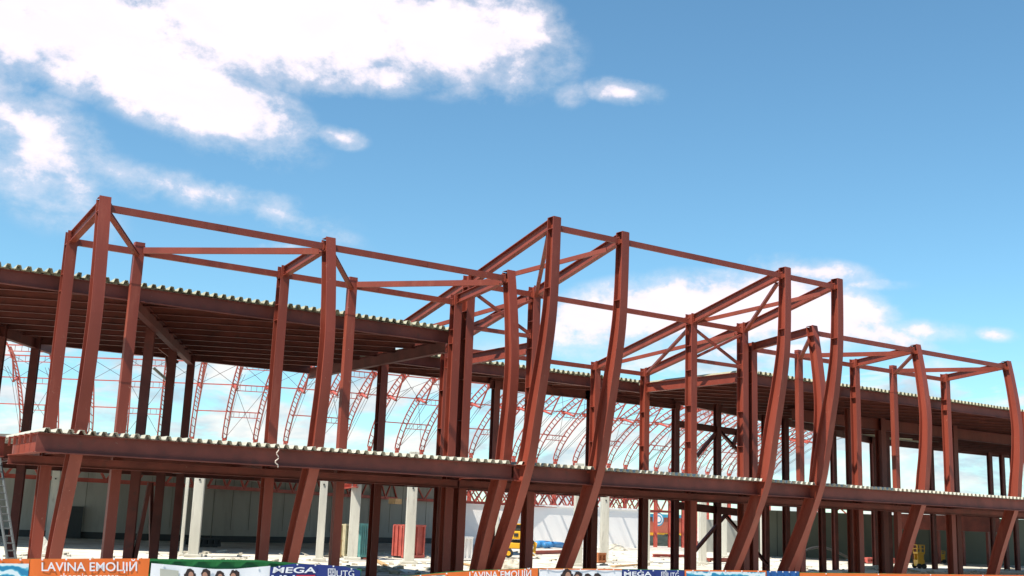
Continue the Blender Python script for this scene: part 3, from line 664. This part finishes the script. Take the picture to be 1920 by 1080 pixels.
# scissor lift
def lift(x, yb, yt, wpx, label):
    p = ground(x, yb); D_ = p.x*math.sin(AZ)+p.y*math.cos(AZ); s = D_/FPX; h = (yb-yt)*s; w_ = wpx*s; U = Vector((0, 0, 1)); t = r0.copy(); n_ = Vector((-t.y, t.x, 0))
    o = thing('scissor_lift', label, 'lift', tuple(p), 'yellow scissor lifts')
    MB().frame(p+U*.35, t, n_, U, w_/2, .4, .2).build('chassis', YEL, o, bevel=.03)
    m = MB()
    for a_ in (-1, 1):
        for b_ in (-1, 1):
            c = p+t*(a_*w_*.33)+n_*(b_*.42)+U*.16
            m.sweep([[c+n_*dd+t*(.16*math.cos(6.283*j/14))+U*(.16*math.sin(6.283*j/14)) for j in range(14)] for dd in (-.06, .06)])
    m.build('wheel', BLK, o)
    lv = 4; z0 = .55; z1 = h*.62
    for b_ in (-.3, .3):
        m = MB()
        for k in range(lv):
            za = z0+(z1-z0)*k/lv; zb = z0+(z1-z0)*(k+1)/lv
            beam(m, p+t*(-w_*.42)+n_*b_+U*za, p+t*(w_*.42)+n_*b_+U*zb, Bprof(.05, .09)); beam(m, p+t*(w_*.42)+n_*(b_+.06)+U*za, p+t*(-w_*.42)+n_*(b_+.06)+U*zb, Bprof(.05, .09))
        m.build('scissor_arms', YEL, o)
    MB().frame(p+U*(z1+.06), t, n_, U, w_/2, .42, .06).build('platform', YEL, o)
    m = MB()
    for a_ in (-1, 0, 1):
        for b_ in (-1, 1): m.tube([p+t*(a_*w_*.48)+n_*(b_*.4)+U*(z1+.1), p+t*(a_*w_*.48)+n_*(b_*.4)+U*h], .025, 4)
    for zz in (h, (h+z1)/2+.05):
        q_ = [p+t*(a_*w_*.48)+n_*(b_*.4)+U*zz for a_, b_ in ((-1, -1), (1, -1), (1, 1), (-1, 1), (-1, -1))]
        for a, b in zip(q_, q_[1:]): m.tube([a, b], .025, 4)
    m.build('guard_rail', YEL, o)
lift(1724, 1066, 1024, 13, 'yellow scissor lift with raised basket between the leaning columns at the right')
lift(1762, 1056, 1034, 14, 'smaller yellow scissor lift farther back, right of the taller lift')
# yellow lattice mast
p = ground(1662, 1060); s = (p.x*math.sin(AZ)+p.y*math.cos(AZ))/FPX; hh = 92*s; m = MB()
for a_, b_ in ((0, 0), (.28, 0), (.14, .25)): m.tube([p+Vector((a_, b_, 0)), p+Vector((a_, b_, hh))], .025, 4)
for k in range(14):
    za = hh*k/14; zb = hh*(k+1)/14; a = Vector((0, 0, 0)); b = Vector((.28, 0, 0)); c = Vector((.14, .25, 0))
    for u_, v_ in ((a, b), (b, c), (c, a)): m.tube([p+u_+Vector((0, 0, za)), p+v_+Vector((0, 0, zb))], .014, 3)
tag(m.build('lattice_mast', YEL), 'thin yellow lattice mast standing on the ground at the right', 'mast')
# bent dark pipe arch
pts = []
P0 = ground(1500, 1052)
for k in range(21):
    x = 1490+k*5.4; y = 1050-24*math.sin(math.pi*min(1, k/20)**.8)+(0 if k < 20 else 0); pts.append(atY(x, y, P0.y))
tag(MB().tube(pts, .09, 8).build('bent_pipe', BLK, smooth=True), 'dark bent pipe arching over the bright ground at the right', 'pipe')
# ladder
lt = thing('ladder', 'grey metal ladder leaning at the lower left corner', 'ladder', tuple(atY(24, 1060, 29.5)))
A0, A1 = atY(18, 1075, 29.0), atY(-16, 860, 31); B0, B1 = atY(34, 1075, 29.0), atY(0, 860, 31)
for a, b in ((A0, A1), (B0, B1)): beam(MB(), a, b, Bprof(.03, .08)).build('rail', ALU, lt)
for k in range(1, 16): MB().tube([A0.lerp(A1, k/16), B0.lerp(B1, k/16)], .016, 6).build('rung', ALU, lt)
# blue sheet rolls
for k, (x0, x1, y) in enumerate(((1004, 1030, 1028), (1020, 1054, 1029))):
    a, b = ground(x0, y), ground(x1, y); a.z = b.z = .28
    tag(MB().tube([a, a.lerp(b, .5)+Vector((0, 0, .05)), b], .28-.05*k, 10).build('sheet_roll', BLUE, smooth=True), ('thicker blue sheet roll lying at the foot of the white wall', 'thinner blue sheet roll beside the thicker roll at the white wall')[k], 'roll', 'blue sheet rolls')
# red beam on ground
a, b = ground(996, 1040), ground(1058, 1038); a.z = b.z = .12
tag(beam(MB(), a, b, Iprof(.2, .24, .03, .02)).build('steel_beam', REDB), 'single red steel beam lying on the ground behind the middle columns', 'beam', 'loose steel beams')
a, b = ground(1224, 1045), ground(1290, 1046); a.z = b.z = .12
tag(beam(MB(), a, b, Iprof(.2, .2, .03, .02)).build('steel_beam', REDB), 'red steel beam lying right of the concrete column with zigzag shadows', 'beam', 'loose steel beams')
# mounds
def mound(name, label, cat, cx, cy, rx, ry, h, m_, rough=.25, seed=1):
    rn = random.Random(seed); m = MB(); n = 18; k = 7; P = []
    c = ground(cx, cy)
    rings = []
    ph = [rn.uniform(0, 6.28) for _ in range(6)]
    for j in range(k):
        f = 1-j/(k-1)*.93; ring = []
        for i in range(n):
            a = 6.28318*i/n; w_ = 1+rough*(math.sin(2*a+ph[0])*.5+math.sin(5*a+ph[1]+j)*.3+rn.uniform(-.25, .25))
            ring.append(c + r0*(rx*f*w_*math.cos(a)) + Vector((-r0.y, r0.x, 0))*(ry*f*w_*math.sin(a)) + Vector((0, 0, h*(1-f**1.6)*(1+rough*rn.uniform(-.5, .5)) - (.05 if j == 0 else 0))))
        rings.append(ring)
    m.sweep(rings); return tag(m.build(name, m_), label, cat)
mound('netting_heap', 'black netting heap in front of the terracotta building', 'heap', 1252, 1024, 4.2, 1.6, 1.15, NET, .3, 3)
mound('sand_heap', 'small pale sand heap at the white wall beside a concrete column', 'heap', 1153, 1032, 1.2, .8, .5, STONE, .25, 5)
mound('plaster_bag', 'pale grey sack of plaster slumped on the floor at the far left', 'sack', 77, 1032, .42, .35, .62, CONC, .2, 8)
mound('rubble_heap', 'rubble heap with bent rods behind the leaning pair near the middle', 'heap', 958, 1066, .9, .6, .35, STONE, .5, 9)
mound('rubble_heap', 'low rubble heap in the gap between the two fence runs', 'heap', 715, 1072, .9, .5, .2, STONE, .5, 11)
mound('debris_heap', 'dark heap of debris behind the fence at the lower right', 'heap', 1660, 1070, 2.0, .8, .28, STONE, .5, 12)
# loose stones and scrap
rn = random.Random(4); m = MB()
for k in range(520):
    x = rn.uniform(0, 1900); y = rn.uniform(1036, 1079); p = ground(x, y); s_ = rn.uniform(.03, .13)*(1.4 if rn.random() < .1 else 1)
    a = rn.uniform(0, 3.14); e = Vector((math.cos(a), math.sin(a), rn.uniform(-.2, .2))).normalized(); f_ = e.cross(Vector((0, 0, 1))).normalized(); g_ = e.cross(f_)
    m.frame(p+Vector((0, 0, s_*.3)), e, f_, g_, s_*rn.uniform(.6, 1.6), s_*rn.uniform(.4, 1), s_*.4)
for k in range(60):
    x = rn.uniform(0, 1900); y = rn.uniform(1040, 1078); p = ground(x, y); a = rn.uniform(0, 3.14); l_ = rn.uniform(.3, 1.1)
    d_ = Vector((math.cos(a)*l_, math.sin(a)*l_, rn.uniform(0, .12))); m.tube([p+Vector((0, 0, .03)), p+Vector((0, 0, .05))+d_], .014, 4)
o = m.build('rubble', STONE); o['kind'] = 'stuff'; o['label'] = 'loose broken concrete and stones scattered on the ground'
# planks
for k, (x0, y0, x1, y1, lb) in enumerate(((700, 1050, 722, 1062, 'loose plank lying on the ground right of the teal skip'), (862, 1058, 905, 1066, 'loose plank lying before the white cabinet'), (1150, 1064, 1205, 1060, 'loose plank lying left of the zigzag shadowed concrete column'), (676, 1049, 702, 1051, 'short plank just in front of the teal skip'))):
    a, b = ground(x0, y0), ground(x1, y1); a.z = b.z = .06
    tag(beam(MB(), a, b, Bprof(.2, .06)).build('plank', TAN if k != 3 else RED2), lb, 'plank', 'loose planks')
# hanging timber box under the truss
p = atY(741, 940, 55); tag(MB().box(tuple(p), (.5, .5, .28), .3).build('timber_box', TAN), 'small brown timber box fixed high on the inner column near the red container', 'box')

# ------------------------------------------------------------------ site fence and banners
def YF(X): return 20.9-.105*(X-3.6)
def atF(x, y, off=0):                       # on the vertical plane of the fence, off towards the street
    v = ray(x, y); k_ = (20.9+.105*3.6-off)/(v.y+.105*v.x); v = v*k_; return Vector((v.x, v.y, v.z+CH))
FT = Vector((1, -.105, 0)).normalized(); FN = Vector((-.105, -1, 0)).normalized()
def fence_run(label, x0, x1, tops):
    A = atF(x0, interp(x0, tops)); o = thing('site_fence', label, 'fence', (A.x, A.y, 0), 'green sheet fences')
    a = atF(x0, interp(x0, tops)); b = atF(x1, interp(x1, tops)); n = int((b-a).length/.1); m = MB(); P = []; F = []
    for i in range(n+1):
        x = x0+(x1-x0)*i/n; p = atF(x, interp(x, tops), -.02 if (i//2) % 2 else 0.0)
        P += [(p.x, p.y, 0.02), (p.x, p.y, p.z), (p.x-FN.x*.01, p.y-FN.y*.01, 0.02), (p.x-FN.x*.01, p.y-FN.y*.01, p.z)]
    for i in range(n):
        q = 4*i; F += [(q, q+4, q+5, q+1), (q+2, q+3, q+7, q+6), (q+1, q+5, q+7, q+3), (q, q+2, q+6, q+4)]
    m.poly(P, F); m.build('sheet_panel', GRN, o)
    m = MB(); pts = [atF(x0+(x1-x0)*i/20, interp(x0+(x1-x0)*i/20, tops)+2, .03) for i in range(21)]; m.tube(pts, .028, 4); m.build('top_rail', GRN, o)
    k = max(2, int((b-a).length/2.0))
    for i in range(k+1):
        x = x0+(x1-x0)*i/k; p = atF(x, interp(x, tops)); q = p-FN*.08
        MB().box((q.x, q.y, p.z/2), (.07, .07, p.z), -.105).build('post', GRN, o)
TL = [(-300, 1046), (0, 1048), (285, 1048), (480, 1050), (560, 1056), (680, 1068)]
TR = [(755, 1081), (850, 1071), (975, 1066), (1008, 1065), (1100, 1066), (1440, 1071), (1505, 1073), (1930, 1079), (2100, 1082)]
fence_run('green sheet fence with banners at the lower left', -300, 676, TL)
fence_run('green sheet fence with banners from the middle to the lower right', 762, 2050, TR)
def banner(name, label, x0, x1, tops, m_, hgt=1.0, off=.10, wav=.005, group='advertising banners'):
    A = atF(x0, interp(x0, tops), off); o = thing('banner', label, 'banner', tuple(A), group); n = 24; P = []; F = []; T = .008
    for i in range(n+1):
        x = x0+(x1-x0)*i/n; p = atF(x, interp(x, tops), off+wav*math.sin(i*.9))
        for zz in (0, .5, 1):
            q = p-Vector((0, 0, hgt*zz)); P += [tuple(q), tuple(q-FN*T)]
    for i in range(n):
        a = 6*i
        for j in (0, 2): F += [(a+j, a+j+2, a+6+j+2, a+6+j), (a+j+1, a+6+j+1, a+6+j+3, a+j+3)]
        F += [(a, a+6, a+7, a+1), (a+4, a+5, a+11, a+10)]
    MB().poly(P, F).build('cloth', m_, o, smooth=False)
    m = MB()
    for i in range(5):
        x = x0+(x1-x0)*(i+.5)/5; p = atF(x, interp(x, tops)+1.3, off+wav+.012); m.frame(p, FT, FN, Vector((0, 0, 1)), .013, .004, .013)
    m.build('eyelet', WHT, o)
    return o
def text_on(parent, s_, x0, x1, ytop, ybot, off, m_, name='lettering', wide=None, italic=0, bold=.0, y1=None):
    cu = bpy.data.curves.new('txt', 'FONT'); cu.body = s_; cu.size = 1; cu.offset = bold; cu.shear = italic; cu.extrude = 0.0
    to = bpy.data.objects.new('txt', cu); col.objects.link(to); dg = bpy.context.evaluated_depsgraph_get(); dg.update()
    me = bpy.data.meshes.new_from_object(to.evaluated_get(dg)); bpy.data.objects.remove(to)
    xs = [v.co.x for v in me.vertices]; ys = [v.co.y for v in me.vertices]
    capcu = max(ys); base = 0.0 if min(ys) > -.35 else 0.0; lo = min(ys) if min(ys) > -.05 else 0
    for v in me.vertices:
        fx = (v.co.x-min(xs))/(max(xs)-min(xs)); fy = v.co.y/.729
        dy = ((y1-ytop)*fx if y1 is not None else 0)
        v.co = atF(x0+(x1-x0)*fx, ybot+dy-(ybot-ytop)*fy, off)
    me.name = name; o = bpy.data.objects.new(name, me); col.objects.link(o); me.materials.clear(); me.materials.append(m_)
    o.parent = parent; o.matrix_parent_inverse = Matrix.Translation(-Vector(parent.location)); return o
def flat_on(parent, pts, off, m_, name):
    q = [atF(x, y, off) for x, y in pts]; n = len(q)
    return MB().poly([tuple(p) for p in q]+[tuple(p-FN*.003) for p in q], [tuple(range(n)), tuple(range(n, 2*n))[::-1]]+[(i, (i+1) % n, n+(i+1) % n, n+i) for i in range(n)]).build(name, m_, parent)
def people_on(parent, heads, off, yb):
    for q_, (x, y, r_) in enumerate(heads):
        lean = (.25, -.2, .1, -.3)[q_ % 4]
        e = [(x+r_*(1.0*math.cos(k*.524)+.12*math.sin(3*k)), y+r_*(1.15*math.sin(k*.524))) for k in range(12)]; flat_on(parent, e, off, HAIR, 'printed_hair')
        w_ = (1.35, .95, 1.2, .9)[q_ % 4]
        flat_on(parent, [(x-r_*w_, y+r_*.1), (x+r_*w_, y), (x+r_*(w_+.15), y+r_*2.4), (x-r_*(w_+.1), y+r_*2.4)], off-.002, HAIR if q_ % 2 == 0 else NAVY, 'printed_hair')
        e = [(x+r_*(lean+.58*math.cos(k*.524)), y+r_*.45+r_*.85*math.sin(k*.524)) for k in range(12)]; flat_on(parent, e, off+.002, SKIN, 'printed_face')

b = banner('banner', 'blue wave picture banner in an orange frame at the lower left corner', -120, 56, [(-300, 1046), (56, 1048)], ORG)
flat_on(b, [(-110, 1055), (54, 1057), (52, 1095), (-110, 1095)], .110, WAVE, 'printed_picture')
b = banner('banner', 'orange banner with white LAVINA lettering at the lower left', 57, 281, [(57, 1048), (281, 1047)], ORG)
text_on(b, 'LAVINA EMOЦIЙ', 78, 257, 1053.5, 1070.5, .112, WHT, bold=.012, y1=1053.5)
text_on(b, 'shopping center', 112, 222, 1074, 1087, .112, WHT, 'lettering', bold=.008)
tp = [(284, 1056), (330, 1060), (400, 1067), (440, 1067), (507, 1061)]
b = banner('banner', 'sagging silver banner with printed smiling people beside the orange lettered banner', 284, 507, tp, WHT)
people_on(b, [(356, 1075, 8), (386, 1076, 8.5), (412, 1079, 8), (440, 1078, 9)], .112, 1100)
flat_on(b, [(300, 1066), (335, 1070), (335, 1100), (300, 1100)], .110, GALV, 'printed_picture')
tp = [(507, 1064), (550, 1057), (610, 1059), (650, 1063), (676, 1070)]
b = banner('banner', 'navy banner with white MEGA lettering at the right end of the left fence', 507, 676, tp, NAVY, off=.12)
text_on(b, 'MEGA', 511, 592, 1063, 1074, .132, WHT, bold=.02, italic=.1)
text_on(b, 'LIN', 509, 553, 1078, 1089, .132, WHT, bold=.02)
flat_on(b, [(556, 1078), (591, 1078), (590, 1092), (556, 1092)], .132, REDP, 'red_block')
def emblem(b, x, y, s_, off):
    for (x0, y0, x1, y1) in ((0, 0, 1, .1), (0, .9, 1, 1), (0, .1, .1, .9), (.9, .1, 1, .9), (.2, .3, .45, .4), (.55, .3, .8, .4), (.2, .5, .45, .6), (.55, .5, .8, .6), (.3, .7, .7, .8), (.3, .16, .7, .22)):
        flat_on(b, [(x+s_*x0, y+s_*y0), (x+s_*x1, y+s_*y0), (x+s_*x1, y+s_*y1), (x+s_*x0, y+s_*y1)], off, WHT, 'emblem')
emblem(b, 615, 1066, 14, .132); text_on(b, 'UTG', 631, 664, 1069, 1081, .132, WHT)
tp = [(762, 1081), (800, 1077), (850, 1073), (900, 1070), (975, 1067), (1009, 1065)]
b = banner('banner', 'orange banner with white LAVINA lettering near the middle, rising to the right', 764, 1009, tp, ORG, off=.12)
text_on(b, 'LAVINA EMOЦIЙ', 880, 996, 1072, 1085, .132, WHT, bold=.012, y1=1068.5)
flat_on(b, [(800, 1080), (835, 1078), (830, 1100), (800, 1100)], .132, WAVE, 'printed_picture')
b = banner('banner', 'white banner with printed people left of the middle navy MEGA banner', 1011, 1166, [(1011, 1066), (1166, 1067.5)], WHT)
people_on(b, [(1063, 1076, 8.5), (1084, 1080, 7.5), (1102, 1083, 7), (1120, 1083, 7.5)], .112, 1100)
flat_on(b, [(1011, 1065.5), (1166, 1067), (1166, 1069), (1011, 1067.5)], .112, ORG, 'orange_edge')
b = banner('banner', 'navy banner with white MEGA lettering right of the printed people', 1167, 1283, [(1167, 1068), (1283, 1069.5)], NAVY)
text_on(b, 'MEGA', 1170, 1222, 1071.5, 1080, .112, WHT, bold=.02); emblem(b, 1240, 1072, 11, .112); text_on(b, 'UTG', 1252, 1273, 1073, 1083, .112, WHT)
b = banner('banner', 'blue wave picture banner in an orange frame right of the middle MEGA banner', 1284, 1437, [(1284, 1068.5), (1437, 1070)], ORG)
flat_on(b, [(1287, 1071), (1435, 1073), (1435, 1096), (1287, 1095)], .112, WAVE, 'printed_picture')
b = banner('banner', 'plain mid blue banner at the right end of the banner row', 1438, 1498, [(1438, 1070.5), (1498, 1071.5)], BLU2)
b = banner('banner', 'pale orange banner edge running to the lower right corner', 1500, 1990, [(1500, 1074), (1930, 1078.5), (1990, 1079)], ORG)
